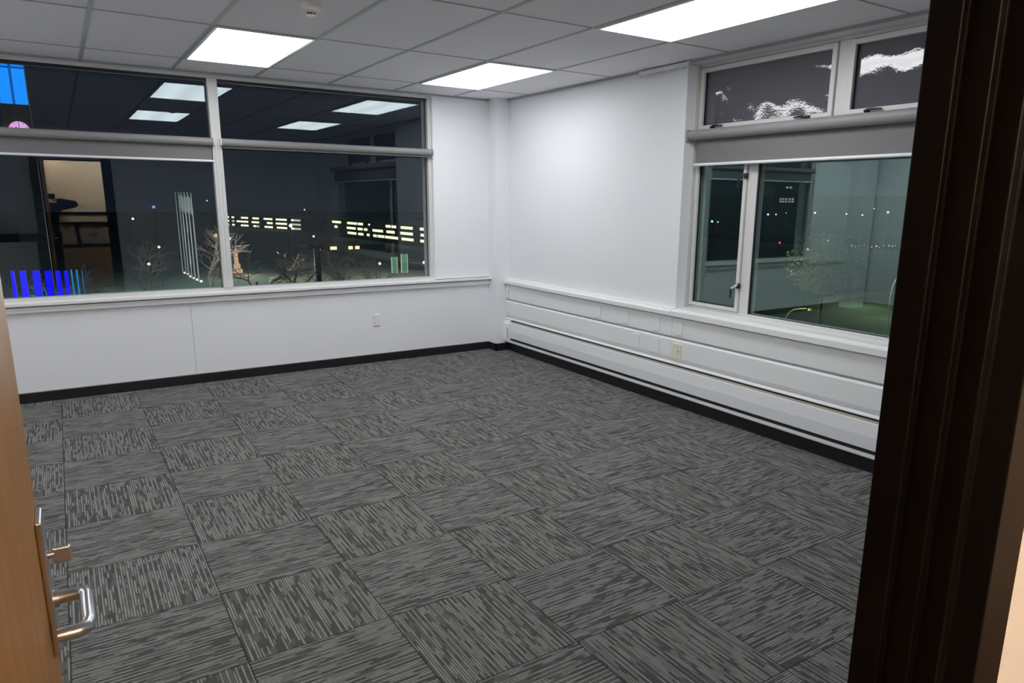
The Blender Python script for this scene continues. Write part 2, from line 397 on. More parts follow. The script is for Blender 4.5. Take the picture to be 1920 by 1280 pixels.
# ------------------------------------------------------------------ window 2 (right)
w2 = bpy.data.objects.new('window_2', None); COL.objects.link(w2); w2.location = (0.14, -3.9, 0.76)
struct(w2, 'aluminium casement window in the right wall beside the dark door frame', 'window')
X0, X1 = 0.125, 0.20
f = MB()
f.box(X0, X1, -5.35, -2.54, 2.446, 2.468).box(X0, X1, -5.35, -2.54, 0.746, 0.768)
f.box(X0, X1, -2.556, -2.54, 0.768, 2.446).box(X0, X1, -5.35, -5.33, 0.768, 2.446)
f.build('outer_frame', M['frame'], w2, bevel=0.002)
MB().box(0.088, X0, -2.546, -2.5405, 0.75, 2.468).build('jamb_bead', M['frame'], w2)
MB().box(0.128, X1, -5.33, -2.556, 1.955, 2.012).build('transom', M['frame'], w2)
MB().box(0.128, X1, -3.712, -3.632, 2.012, 2.446).build('mullion', M['frame'], w2, bevel=0.002)
MB().box(0.128, X1, -3.108, -3.03, 0.768, 1.955).build('mullion', M['frame'], w2, bevel=0.002)
def handle(y, z, dirn, parent, vertical=False, met=False):
    # cockspur/espagnolette handle: base plate, neck and blade
    h = MB().lathe([(0.012, -0.018), (0.015, -0.012), (0.015, 0.012), (0.012, 0.018)], (0.112, y, z), 16).build('handle', M['black'], parent, smooth=True)
    if vertical:
        MB().tube([(0.106, y, z + 0.01), (0.085, y + 0.008, z), (0.075, y + 0.030, z - 0.018)], [0.008, 0.007, 0.006], 10).build('neck', M['chrome'] if met else M['black'], h, smooth=True)
        MB().tube([(0.075, y + 0.030, z - 0.015), (0.078, y + 0.034, z - 0.045), (0.080, y + 0.036, z - 0.085)], [0.006, 0.008, 0.006], 10).build('blade', M['black'], h, smooth=True)
    else:
        MB().tube([(0.108, y, z), (0.09, y, z + 0.006), (0.085, y + dirn * 0.02, z + 0.012)], [0.010, 0.009, 0.008], 10).build('neck', M['black'], h, smooth=True)
        MB().tube([(0.085, y + dirn * 0.015, z + 0.012), (0.09, y + dirn * 0.055, z + 0.014), (0.098, y + dirn * 0.095, z + 0.012)], [0.008, 0.006, 0.004], 10).build('blade', M['black'], h, smooth=True)
def sash(y0, y1, z0, z1, wd, bot, glassmat, name='sash'):
    s = MB(); xa, xb = 0.112, 0.160
    s.box(xa, xb, y0, y0 + wd, z0, z1).box(xa, xb, y1 - wd, y1, z0, z1).box(xa, xb, y0 + wd, y1 - wd, z0, z0 + bot).box(xa, xb, y0 + wd, y1 - wd, z1 - wd, z1)
    so = s.build(name, M['frame'], w2, bevel=0.002)
    p = MB().box(0.146, 0.152, y0 + wd, y1 - wd, z0 + bot, z1 - wd).build('pane', glassmat, so)
    g = MB(); e = 0.004
    g.box(0.130, 0.1455, y0 + wd, y0 + wd + e, z0 + bot, z1 - wd).box(0.130, 0.1455, y1 - wd - e, y1 - wd, z0 + bot, z1 - wd)
    g.box(0.130, 0.1455, y0 + wd, y1 - wd, z0 + bot, z0 + bot + e)
    g.build('gasket', M['gasket'], so)
    return so
s1 = sash(-3.628, -2.560, 2.010, 2.440, 0.030, 0.045, M['film'], 'top_sash')
handle(-2.70, 2.030, -1, s1); handle(-3.47, 2.030, 1, s1)
s2 = sash(-4.78, -3.716, 2.010, 2.440, 0.030, 0.045, M['film'], 'top_sash')
handle(-3.86, 2.030, -1, s2); handle(-4.62, 2.030, 1, s2)
s3 = sash(-3.026, -2.560, 0.772, 1.952, 0.026, 0.024, M['glass_right'], 'side_sash')
handle(-3.025, 1.70, 0, s3, True); handle(-3.025, 0.955, 0, s3, True, True)
MB().box(0.146, 0.152, -5.33, -3.108, 0.768, 1.955).build('pane', M['glass_right'], w2)
g = MB().box(0.132, 0.1455, -3.116, -3.108, 0.768, 1.955).box(0.132, 0.1455, -5.33, -3.116, 0.768, 0.771)
g.build('gasket', M['gasket'], w2)
MB().box(0.132, 0.17, -5.33, -4.785, 2.012, 2.446).build('side_panel', M['frame'], w2)

# ------------------------------------------------------------------ roller blinds
def blind_back(x0, x1, zb, label):
    t = thing('roller_blind', ((x0 + x1) / 2, -0.012, 1.956), label, 'roller blind', 'grey roller blinds of the windows')
    MB().tube([(x0, -0.022, 1.956), (x1, -0.022, 1.956)], 0.030, 24).build('tube', M['tube'], t, smooth=True)
    for x in (x0 - 0.008, x1):
        MB().box(x, x + 0.008, -0.045, 0.011, 1.932, 1.984).build('bracket', M['socket'], t)
    if zb < 1.9:
        MB().box(x0 + 0.02, x1 - 0.012, 0.0035, 0.0045, zb, 1.95).build('fabric', M['blind'], t)
        MB().tube([(x0 + 0.015, 0.003, zb), (x1, 0.003, zb)], 0.0095, 14).build('bottom_bar', M['bar'], t, smooth=True)
    else:
        MB().tube([(x0 + 0.015, -0.005, zb), (x1, -0.005, zb)], 0.008, 14).build('bottom_bar', M['tube'], t, smooth=True)
    return t
b1 = blind_back(-4.72, -2.695, 1.808, 'grey roller blind pulled down a hand above the left half of the back window')
b2 = blind_back(-2.635, -0.775, 1.918, 'grey roller blind fully rolled up over the right half of the back window')
for t, xx in ((b1, -2.675), (b2, -2.648)):
    ch = MB()
    ch.tube([(xx - 0.004, -0.015, 1.975), (xx - 0.004, -0.006, 1.80), (xx - 0.003, 0.004, 1.2), (xx, 0.006, 0.92)], 0.0017, 6)
    ch.tube([(xx + 0.004, -0.015, 1.975), (xx + 0.004, -0.006, 1.80), (xx + 0.003, 0.004, 1.2), (xx, 0.006, 0.92)], 0.0017, 6)
    ch.build('chain', M['bar'], t, smooth=True)
t = thing('roller_blind', (0.045, -3.9, 1.988), 'grey roller blind half a metre across the right-hand window, below the handles', 'roller blind', 'grey roller blinds of the windows')
MB().tube([(0.040, -2.560, 1.985), (0.040, -5.30, 1.985)], 0.036, 24).build('tube', M['tube'], t, smooth=True)
MB().box(0.008, 0.075, -2.560, -2.5465, 1.945, 2.022).build('bracket', M['tube'], t)
MB().box(0.066, 0.067, -5.28, -2.600, 1.785, 1.98).build('fabric', M['blind'], t)
MB().tube([(0.0665, -2.585, 1.783), (0.0665, -5.285, 1.783)], 0.0105, 14).build('bottom_bar', M['bar'], t, smooth=True)

# ------------------------------------------------------------------ trunking and heater on the right wall
YA, YB = -0.151, YF + 0.002
t = tag(MB().prism([(-0.0006, 0.684), (-0.033, 0.684), (-0.035, 0.682), (-0.035, 0.540), (-0.030, 0.535), (-0.0006, 0.535)], YB, YA, 'y').build('cable_trunking', M['trunk']), 'upper white steel cable trunking cover under the dado, with blank plates', 'cable trunking')
t2 = tag(MB().prism([(-0.0006, 0.5345), (-0.003, 0.5345), (-0.003, 0.523), (-0.030, 0.521), (-0.038, 0.508), (-0.038, 0.380), (-0.012, 0.348), (-0.0006, 0.348)], YB, YA, 'y').build('cable_trunking', M['trunk']), 'lower white steel cable trunking cover just above the heater', 'cable trunking')
for o, z0, z1, x_ in ((t, 0.541, 0.681, -0.0355), (t2, 0.381, 0.505, -0.0385)):
    for y in (-2.552, -4.95): MB().box(x_, x_ + 0.002, y - 0.001, y + 0.001, z0, z1).build('cover_joint', M['joint'], o)
ht = thing('skirting_heater', (-0.03, -3.0, 0.092), 'long white skirting heater with a black slot along the foot of the right wall', 'heater')
MB().prism([(0, 0.3475), (-0.014, 0.3475), (-0.046, 0.336), (-0.046, 0.330), (0, 0.330)], YB, YA, 'y').build('top_rail', M['heater'], ht)
MB().box(-0.033, 0, YB, -0.2600, 0.15, 0.3295).build('slot_shade', M['dark'], ht)  # solid near-black block; its colour is the shade inside the slot
MB().prism([(-0.0335, 0.316), (-0.0335, 0.300), (-0.0585, 0.300), (-0.0585, 0.311)], YB, -0.26, 'y').build('fins', M['tan'], ht)
MB().prism([(-0.050, 0.297), (-0.060, 0.307), (-0.064, 0.304), (-0.068, 0.222), (-0.062, 0.146), (-0.050, 0.146)], -2.60, -0.26, 'y').build('front_cover', M['heater'], ht)
MB().prism([(-0.050, 0.297), (-0.060, 0.307), (-0.064, 0.304), (-0.068, 0.222), (-0.062, 0.146), (-0.050, 0.146)], YB, -2.601, 'y').build('front_cover', M['heater'], ht)
MB().box(-0.045, -0.0125, YB, -0.26, 0.118, 0.146).build('foot_shade', M['dark'], ht)  # near-black block giving the shade above the bottom lip
MB().prism([(-0.0045, 0.094), (-0.056, 0.094), (-0.060, 0.100), (-0.060, 0.118), (-0.0045, 0.118)], YB, YA, 'y').build('bottom_lip', M['bar'], ht)
ec = MB().prism([(-0.0045, 0.3295), (-0.040, 0.3295), (-0.060, 0.300), (-0.068, 0.285), (-0.068, 0.118), (-0.0045, 0.118)], -0.2585, YA, 'y').build('end_cap', M['heater'], ht, bevel=0.002)
MB().box(-0.0695, -0.068, -0.235, -0.229, 0.135, 0.25).build('louvre', M['dark'], ec)

# plates on the trunking
def plate(y0, y1, z0, z1, xf, label, matk='trunk', name='blank_plate', cat='blank plate', group='blank cover plates on the cable trunking'):
    o = MB().box(xf - 0.006, xf - 0.0003, y1, y0, z0, z1).build(name, M[matk], bevel=0.0015)
    return tag(o, label, cat, group)
plate(-1.625, -1.700, 0.556, 0.662, -0.035, 'blank plate on the upper trunking, first of the upper row from the corner')
plate(-1.985, -2.060, 0.556, 0.662, -0.035, 'blank plate on the upper trunking, second of the upper row from the corner')
plate(-2.345, -2.420, 0.556, 0.662, -0.035, 'blank plate on the upper trunking just left of the cover joint')
plate(-2.590, -2.665, 0.556, 0.662, -0.035, 'blank plate on the upper trunking just right of the cover joint, below the window corner')
plate(-2.125, -2.200, 0.385, 0.492, -0.038, 'blank plate on the lower trunking, left of the two side by side')
plate(-2.350, -2.425, 0.385, 0.492, -0.038, 'blank plate on the lower trunking nearest the cream outlet')
plate(-0.165, -0.225, 0.385, 0.492, -0.038, 'blank plate on the lower trunking tight in the far corner')
def outlet_x(y0, y1, z0, z1, xf, label, mk):
    o = thing('power_outlet', (xf, (y0 + y1) / 2, z0), label, 'power outlet', 'power outlets on the trunking')
    MB().box(xf - 0.008, xf - 0.0003, y1, y0, z0, z1).build('faceplate', M[mk], o, bevel=0.002)
    ym = (y0 + y1) / 2; zm = (z0 + z1) / 2
    MB().box(xf - 0.013, xf - 0.008, ym + 0.006, ym + 0.020, zm - 0.010, zm + 0.010).build('switch', M['bar'], o, bevel=0.001)
    MB().box(xf - 0.0085, xf - 0.008, ym - 0.014, ym - 0.010, zm - 0.004, zm + 0.008).box(xf - 0.0085, xf - 0.008, ym - 0.024, ym - 0.020, zm - 0.004, zm + 0.008).box(xf - 0.0085, xf - 0.008, ym - 0.019, ym - 0.015, zm - 0.018, zm - 0.008).build('pin_hole', M['dark'], o)
    for zz in (z0 + 0.014, z1 - 0.014):
        MB().box(xf - 0.0087, xf - 0.008, ym - 0.002, ym + 0.002, zz - 0.002, zz + 0.002).build('screw', M['chrome'], o)
outlet_x(-2.578, -2.665, 0.376, 0.490, -0.038, 'cream power outlet on the lower trunking, below the corner of the right window', 'cream')
outlet_x(-0.160, -0.215, 0.556, 0.676, -0.035, 'small white power outlet at the corner end of the upper trunking', 'socket')
# outlet on the back wall
o = thing('power_outlet', (-1.382, 0, 0.35), 'white double power outlet on the back wall below the window', 'power outlet')
MB().box(-1.415, -1.350, -0.012, 0, 0.352, 0.458).build('faceplate', M['socket'], o, bevel=0.002)
for zz in (0.378, 0.432):
    MB().box(-1.406, -1.398, -0.0125, -0.012, zz - 0.002, zz + 0.002).build('screw', M['dark'], o)
MB().box(-1.378, -1.366, -0.017, -0.012, 0.395, 0.413).build('switch', M['bar'], o, bevel=0.001)

# curtain rail stub near the ceiling
t = thing('curtain_rail', (-0.02, -2.33, 2.452), 'short length of white curtain rail under the ceiling left of the right window', 'curtain rail')
MB().prism([(-0.021, 2.444), (-0.040, 2.444), (-0.040, 2.470), (-0.021, 2.470)], -2.568, -2.08, 'y').build('rail', M['trim'], t)
MB().box(-0.044, -0.021, -2.580, -2.568, 2.434, 2.474).build('end_stop', M['trim'], t)
MB().box(-0.042, -0.021, -2.080, -2.074, 2.430, 2.472).build('end_stop', M['trim'], t)
for y in (-2.13, -2.21, -2.25, -2.33, -2.37, -2.46, -2.52):
    MB().box(-0.034, -0.028, y - 0.004, y + 0.004, 2.430, 2.4438).build('glider', M['trim'], t)

# ------------------------------------------------------------------ door 1: frame and open leaf
d1 = bpy.data.objects.new('door_1', None); COL.objects.link(d1); d1.location = (-3.55, -6.04, 0)
struct(d1, 'open oak-veneered door with dark frame and steel lever handle', 'door')
def jamb(sx, xin, nm_='frame_jamb'):
    # sx = +1: right jamb (wood lies on +x side of xin)
    P = [(xin, -6.014), (xin, -6.042), (xin + sx * 0.010, -6.042), (xin + sx * 0.010, -6.066), (xin + sx * 0.020, -6.067), (xin + sx * 0.020, -6.088),
         (xin + sx * 0.032, -6.089), (xin + sx * 0.040, -6.112), (xin + sx * 0.094, -6.112), (xin + sx * 0.096, -6.1005), (xin + sx * 0.054, -6.1005), (xin + sx * 0.054, -6.0295), (xin + sx * 0.130, -6.0295), (xin + sx * 0.128, -6.014)]
    return MB().prism(P, 0, 2.06, 'z').build(nm_, M['jamb'], d1, bevel=0.0015)
jamb(1, -3.180); jamb(-1, -3.925)
MB().box(-4.055, -3.05, -6.112, -6.1005, 2.061, 2.13).box(-4.055, -3.05, -6.0295, -6.014, 2.061, 2.13).box(-3.925, -3.18, -6.10, -6.03, 2.02, 2.0395).build('frame_head', M['jamb'], d1)
LX1 = -3.878; LX0 = LX1 - 0.038
lf_ = MB().box(LX0, LX1, -6.000, -5.172, 0.008, 2.015).build('door_leaf', M['wood'], d1, bevel=0.0015)
pl = MB().box(LX1, LX1 + 0.008, -5.262, -5.200, 0.885, 1.09).build('handle_plate', M['chrome'], d1, bevel=0.002)
MB().tube([(LX1 + 0.008, -5.225, 0.958), (LX1 + 0.035, -5.225, 0.958), (LX1 + 0.044, -5.230, 0.958), (LX1 + 0.047, -5.240, 0.958), (LX1 + 0.047, -5.315, 0.958), (LX1 + 0.044, -5.328, 0.958), (LX1 + 0.035, -5.334, 0.958), (LX1 + 0.012, -5.334, 0.958)], 0.0095, 18).build('lever', M['chrome'], pl, smooth=True)
MB().tube([(LX1 + 0.008, -5.225, 0.958), (LX1 + 0.014, -5.225, 0.958)], 0.013, 18).build('collar', M['chrome'], pl, smooth=True)
MB().tube([(LX1 + 0.008, -5.222, 1.025), (LX1 + 0.016, -5.222, 1.025)], 0.006, 12).build('spindle', M['chrome'], pl, smooth=True)
MB().box(LX1 + 0.014, LX1 + 0.036, -5.226, -5.219, 1.010, 1.034).build('thumb_turn', M['chrome'], pl, bevel=0.002)
for z in (0.25, 1.0, 1.75):
    MB().tube([(LX1 + 0.004, -6.000, z - 0.045), (LX1 + 0.004, -6.000, z + 0.045)], 0.006, 10).build('hinge', M['chrome'], d1, smooth=True)
#@@PART2

# ------------------------------------------------------------------ things standing along the front wall (seen mirrored in the panes)
t = thing('storage_cabinet', (-4.5, -5.80, 0), 'low white storage cabinet with a dark top left of the doorway, seen mirrored', 'cabinet')
MB().box(-4.95, -4.08, -6.02, -5.62, 0.06, 0.90).build('body', M['trim'], t)
MB().box(-4.97, -4.06, -6.02, -5.60, 0.90, 1.0).build('worktop', M['black'], t)
MB().box(-4.93, -4.10, -5.80, -5.64, 0, 0.06).build('plinth', M['black'], t)
dr = MB().box(-4.94, -4.09, -5.62, -5.602, 0.78, 0.885).build('drawer', M['bar'], t, bevel=0.002)
MB().tube([(-4.34, -5.602, 0.835), (-4.34, -5.58, 0.832), (-4.18, -5.58, 0.832), (-4.18, -5.602, 0.835)], 0.006, 8).build('drawer_handle', M['black'], dr, smooth=True)
MB().box(-4.94, -4.09, -5.62, -5.602, 0.08, 0.77).build('door', M['bar'], t, bevel=0.002)
o = tag(MB().box(-3.03, -2.84, -6.029, -6.018, 1.02, 1.34).build('notice_board', plain('board_face', (0.80, 0.78, 0.72), 0.5), bevel=0.002), 'small pale notice board on the wall beside the doorway, seen mirrored', 'notice board')

# ------------------------------------------------------------------ corridor behind the viewer
cw = plain('corridor_wall', (0.80, 0.63, 0.45), 0.6)
struct(MB().box(-6.2, -0.8, -9.0, -6.101, -0.1, 0).build('floor_corridor', plain('corridor_floor', (0.16, 0.10, 0.06), 0.5)), 'brown corridor floor', 'floor')
struct(MB().box(-6.2, -0.8, -9.0, -6.101, 2.42, 2.5).build('ceiling_corridor', M['tile']), 'corridor ceiling', 'ceiling')
struct(MB().box(-6.2, -0.8, -8.0, -7.82, 0, 2.42).build('wall_corridor', cw), 'beige corridor wall, seen mirrored through the doorway', 'wall')
struct(MB().box(-6.2, -6.1, -7.82, -6.101, 0, 2.42).box(-0.9, -0.8, -7.82, -6.101, 0, 2.42).build('wall_corridor_end', cw), 'end walls of the corridor', 'wall')
struct(MB().box(-5.2, -3.67, -7.82, -7.66, 1.27, 2.0).build('trim_10', cw), 'boxed-out section of the corridor wall', 'trim')
t = thing('handrail_panel', (-3.0, -7.78, 0), 'timber dado with dark rails along the corridor wall, seen mirrored', 'wall panelling')
MB().box(-5.6, -1.4, -7.8195, -7.79, 0, 0.70).build('timber_panel', plain('brown_timber', (0.30, 0.19, 0.115), 0.5, noise=0.15, nscale=6), t)
MB().box(-5.6, -1.4, -7.8195, -7.78, 0.70, 0.735).build('lower_rail', M['black'], t)
MB().box(-5.6, -1.4, -7.8195, -7.80, 0.735, 1.075).build('infill_panel', plain('infill', (0.34, 0.27, 0.21), 0.5), t)
for x in (-5.1, -4.3, -3.535, -2.75, -1.95):
    MB().box(x - 0.02, x + 0.02, -7.7995, -7.775, 0.735, 1.075).build('post', M['black'], t)
MB().box(-5.6, -1.4, -7.8195, -7.78, 1.075, 1.10).build('middle_rail', M['black'], t)
MB().box(-5.6, -1.4, -7.8195, -7.76, 1.10, 1.21).build('beige_band', plain('beige_band', (0.70, 0.60, 0.44), 0.5), t)
MB().box(-5.6, -1.4, -7.8195, -7.74, 1.24, 1.265).build('top_rail', M['black'], t)

# ------------------------------------------------------------------ the person holding the phone
clothM = plain('dark_cloth', (0.010, 0.010, 0.013), 0.9)
skinM = plain('skin', (0.50, 0.30, 0.21), 0.5); hairM = plain('dark_hair', (0.015, 0.011, 0.009), 0.6)
per = bpy.data.objects.new('person', None); COL.objects.link(per); per.location = (-3.95, -6.86, 0)
tag(per, 'person in dark clothes raising a phone with both hands in the doorway, seen mirrored', 'person')
def skin(name, verts, edges, radii, mat, parent, sub=2, root=0):
    me = bpy.data.meshes.new(name); me.from_pydata([tuple(v) for v in verts], edges, []); me.materials.append(mat)
    o = bpy.data.objects.new(name, me); COL.objects.link(o)
    md = o.modifiers.new('skin', 'SKIN'); md.use_smooth_shade = True
    sv = me.skin_vertices[0].data
    for i, r in enumerate(radii):
        sv[i].radius = (r, r) if isinstance(r, (int, float)) else r
        sv[i].use_root = (i == root)
    s2_ = o.modifiers.new('subsurf', 'SUBSURF'); s2_.levels = sub; s2_.render_levels = sub
    if parent: o.parent = parent; o.matrix_parent_inverse = Matrix.Translation(-Vector(per.location))
    return o
PX, PY = -3.95, -6.86
hipL, hipR = (PX - 0.09, PY, 0.88), (PX + 0.09, PY, 0.88)
PHC = CP - FW * 0.025 + RX * -0.055 + UP * -0.010      # centre of the phone, lens at its upper right corner
HRt = PHC + RX * 0.062 - UP * 0.030 - FW * 0.016
HLt = PHC - RX * 0.070 - UP * 0.030 - FW * 0.016
shR, shL = Vector((PX + 0.17, PY + 0.02, 1.36)), Vector((PX - 0.17, PY + 0.02, 1.36))
elR, elL = Vector((-3.53, PY + 0.19, 1.40)), Vector((-4.09, PY + 0.20, 1.24))
wrR, wrL = HRt - FW * 0.075 + Vector((0.03, 0, -0.04)), HLt - FW * 0.075 + Vector((-0.03, 0, -0.04))
V_ = [(PX, PY, 0.92), (PX, PY, 1.10), (PX, PY + 0.01, 1.30), (PX, PY + 0.03, 1.44), (PX, PY + 0.05, 1.50), (PX, PY + 0.07, 1.60), (PX, PY + 0.07, 1.68),
      shR, elR, wrR, shL, elL, wrL, hipR, (PX + 0.10, PY + 0.02, 0.48), (PX + 0.10, PY - 0.02, 0.09), (PX + 0.11, PY + 0.14, 0.04),
      hipL, (PX - 0.10, PY + 0.02, 0.48), (PX - 0.10, PY - 0.02, 0.09), (PX - 0.11, PY + 0.14, 0.04)]
E_ = [(0, 1), (1, 2), (2, 3), (3, 4), (4, 5), (5, 6), (2, 7), (7, 8), (8, 9), (2, 10), (10, 11), (11, 12), (0, 13), (13, 14), (14, 15), (15, 16), (0, 17), (17, 18), (18, 19), (19, 20)]
Rr = [0.12, 0.11, 0.12, 0.055, 0.052, 0.082, 0.070, 0.05, 0.038, 0.024, 0.05, 0.038, 0.024, 0.085, 0.055, 0.036, 0.03, 0.085, 0.055, 0.036, 0.03]
body = skin('body', V_, E_, Rr, skinM, per)
# jacket and trousers follow the same pose
J = [(PX, PY, 0.86), (PX, PY, 1.10), (PX, PY + 0.01, 1.30), (PX, PY + 0.03, 1.42), shR, elR, wrR - (wrR - elR) * 0.12, shL, elL, wrL - (wrL - elL) * 0.12]
skin('jacket', J, [(0, 1), (1, 2), (2, 3), (2, 4), (4, 5), (5, 6), (2, 7), (7, 8), (8, 9)], [0.17, 0.16, 0.17, 0.08, 0.068, 0.054, 0.036, 0.068, 0.054, 0.036], clothM, per)
Tt = [(PX, PY, 0.94), hipR, (PX + 0.10, PY + 0.02, 0.48), (PX + 0.10, PY - 0.02, 0.10), hipL, (PX - 0.10, PY + 0.02, 0.48), (PX - 0.10, PY - 0.02, 0.10)]
skin('trousers', Tt, [(0, 1), (1, 2), (2, 3), (0, 4), (4, 5), (5, 6)], [0.13, 0.105, 0.075, 0.06, 0.105, 0.075, 0.06], clothM, per)
for sx in (1, -1):
    skin('shoe', [(PX + sx * 0.105, PY - 0.05, 0.05), (PX + sx * 0.11, PY + 0.07, 0.045), (PX + sx * 0.115, PY + 0.18, 0.035)], [(0, 1), (1, 2)], [0.048, 0.046, 0.034], plain('black_shoe', (0.01, 0.01, 0.01), 0.4), per)
hc = (PX, PY + 0.045, 1.665)
skin('hair', [(hc[0], hc[1] - 0.045, 1.60), (hc[0], hc[1] - 0.02, 1.69), (hc[0], hc[1] + 0.03, 1.73)], [(0, 1), (1, 2)], [0.075, 0.085, 0.065], hairM, per)
fy = PY + 0.15
MB().lathe([(0.010, -0.010), (0.014, 0.0), (0.010, 0.010)], (PX, fy + 0.010, 1.615), 10).build('nose', skinM, per, smooth=True)
for sx in (1, -1):
    MB().lathe([(0.004, -0.008), (0.011, 0.0), (0.004, 0.008)], (PX + sx * 0.032, fy - 0.006, 1.640), 12).build('eye', M['bar'], per, smooth=True)
    MB().lathe([(0.006, -0.028), (0.014, 0.0), (0.010, 0.026)], (PX + sx * 0.086, PY + 0.065, 1.625), 10).build('ear', skinM, per, smooth=True)
MB().tube([(PX - 0.022, fy - 0.004, 1.578), (PX, fy, 1.575), (PX + 0.022, fy - 0.004, 1.578)], [0.003, 0.006, 0.003], 8).build('mouth', plain('lips', (0.40, 0.16, 0.14), 0.5), per, smooth=True)
# hands: palm plus five fingers closing on the phone edges
for sgn, Hc, wr in ((1, HRt, wrR), (-1, HLt, wrL)):
    base = wr; pc = Hc - FW * 0.035 + RX * sgn * 0.022 - UP * 0.01
    vs = [base, pc]; es = [(0, 1)]; rs = [0.022, (0.024, 0.030)]
    for k, ln in enumerate((0.030, 0.036, 0.034, 0.027)):
        kn = pc + UP * (0.030 - 0.018 * k) + RX * sgn * 0.012 + FW * 0.010
        t1 = kn + FW * ln * 0.5 + RX * sgn * 0.012; t2_ = t1 + FW * ln * 0.35 - RX * sgn * 0.014
        i0 = len(vs); vs += [kn, t1, t2_]; es += [(1, i0), (i0, i0 + 1), (i0 + 1, i0 + 2)]; rs += [0.009, 0.0085, 0.0075]
    i0 = len(vs); th_ = pc - UP * 0.032 - RX * sgn * 0.008
    vs += [th_, th_ + FW * 0.012 - RX * sgn * 0.020 + UP * 0.012, th_ + FW * 0.018 - RX * sgn * 0.032 + UP * 0.026]; es += [(1, i0), (i0, i0 + 1), (i0 + 1, i0 + 2)]; rs += [0.012, 0.0095, 0.008]
    skin('hand', vs, es, rs, skinM, per, 1)
ph = MB().box(-0.078, 0.078, -0.037, 0.037, -0.004, 0.004).build('phone', M['black'], bevel=0.003)
ph.matrix_world = Matrix(((RX.x, UP.x, -FW.x, PHC.x), (RX.y, UP.y, -FW.y, PHC.y), (RX.z, UP.z, -FW.z, PHC.z), (0, 0, 0, 1)))
tag(ph, 'black phone held up in both hands by the person in the doorway', 'phone')

# ------------------------------------------------------------------ the city outside at night
G = -24.0
def atZ(x, y, z=G):
    v = ray(x, y); return CP + v * ((z - CP.z) / v.z)
EM = {}
def lampmat(name, col, s):
    if name not in EM:
        EM[name] = emit(name, col, s); EM[name].cycles.emission_sampling = 'NONE'
    return EM[name]
grass = plain('park_grass', (0.085, 0.12, 0.10), 0.9, noise=0.4, nscale=0.12)
struct(MB().box(-500, 900, 12, 1400, G - 0.5, G).box(12, 900, -500, 12, G - 0.5, G).build('ground', grass), 'dark park lawn far below the windows', 'ground')
struct(MB().prism([(380, G - 0.4), (620, -14), (900, 12), (900, G - 0.4)], -200, 900, 'y').build('hills', plain('dark_hill', (0.02, 0.024, 0.022), 0.9)), 'dark hillside beyond the right-hand window', 'hill')
stone = plain('facade_stone', (0.10, 0.10, 0.10), 0.8)
wood_bark = plain('bare_bark', (0.22, 0.19, 0.16), 0.9)

# clock tower
Yt = 150.0
xl, xr = atY(6, 240, Yt).x, atY(61, 240, Yt).x
zt = atY(30, 60, Yt).z; wt = xr - xl
t = thing('clock_tower', ((xl + xr) / 2, Yt + wt / 2, G), 'clock tower with bright blue lit lantern and a pink clock face, top left', 'clock tower')
MB().box(xl, xr, Yt, Yt + wt, G, zt).build('shaft', plain('tower_stone', (0.10, 0.11, 0.085), 0.8), t)
MB().prism([(xl - 0.5, zt), (xr + 0.5, zt), ((xl + xr) / 2, zt + 3.5)], Yt - 0.4, Yt + wt + 0.4, 'y').build('roof', M['black'], t)
zb0, zb1, zb2 = atY(30, 195, Yt).z, atY(30, 127, Yt).z, atY(30, 70, Yt).z
blue = lampmat('blue_lantern_glow', (0.0, 0.28, 1.0), 1.05)
xm = (xl + xr) / 2
for xa, xb in ((xl + 0.15, xm - 0.22), (xm + 0.12, xr - 0.12)):
    for za, zb_ in ((zb0, zb1 - 0.15), (zb1 + 0.15, zb2)):
        MB().box(xa, xb, Yt - 0.12, Yt - 0.01, za, zb_).build('lit_panel', blue, t)
lv = MB().box(xl - 0.02, xr + 0.02, Yt - 0.2, Yt - 0.13, zb1 - 0.15, zb1 + 0.15).box(xm - 0.24, xm + 0.14, Yt - 0.2, Yt - 0.13, zb0, zb2)
lv.build('glazing_bar', lampmat('blue_bar_glow', (0.0, 0.12, 0.7), 0.5), t)  # bars glow blue by themselves, no light falls on them
cc = atY(36.5, 245, Yt); cr_ = 13 * 156 / FPX
dl = MB()
N = 40
dl.prism([(cc.x + cr_ * math.cos(2 * PI * i / N), cc.z + cr_ * math.sin(2 * PI * i / N)) for i in range(N)], Yt - 0.3, Yt - 0.02, 'y')
dial = dl.build('clock_face', lampmat('pink_clock_glow', (0.95, 0.45, 0.95), 0.9), t)
for i in range(12):
    a = PI / 6 * i; ca, sa = math.cos(a), math.sin(a)
    MB().tube([(cc.x + cr_ * 0.78 * ca, Yt - 0.33, cc.z + cr_ * 0.78 * sa), (cc.x + cr_ * 0.93 * ca, Yt - 0.33, cc.z + cr_ * 0.93 * sa)], 0.05, 4).build('hour_mark', M['black'], dial)
MB().tube([(cc.x, Yt - 0.36, cc.z), (cc.x + 0.05, Yt - 0.36, cc.z + cr_ * 0.75)], 0.05, 4).build('minute_hand', M['black'], dial)
MB().tube([(cc.x, Yt - 0.36, cc.z), (cc.x - cr_ * 0.30, Yt - 0.36, cc.z + cr_ * 0.42)], 0.06, 4).build('hour_hand', M['black'], dial)

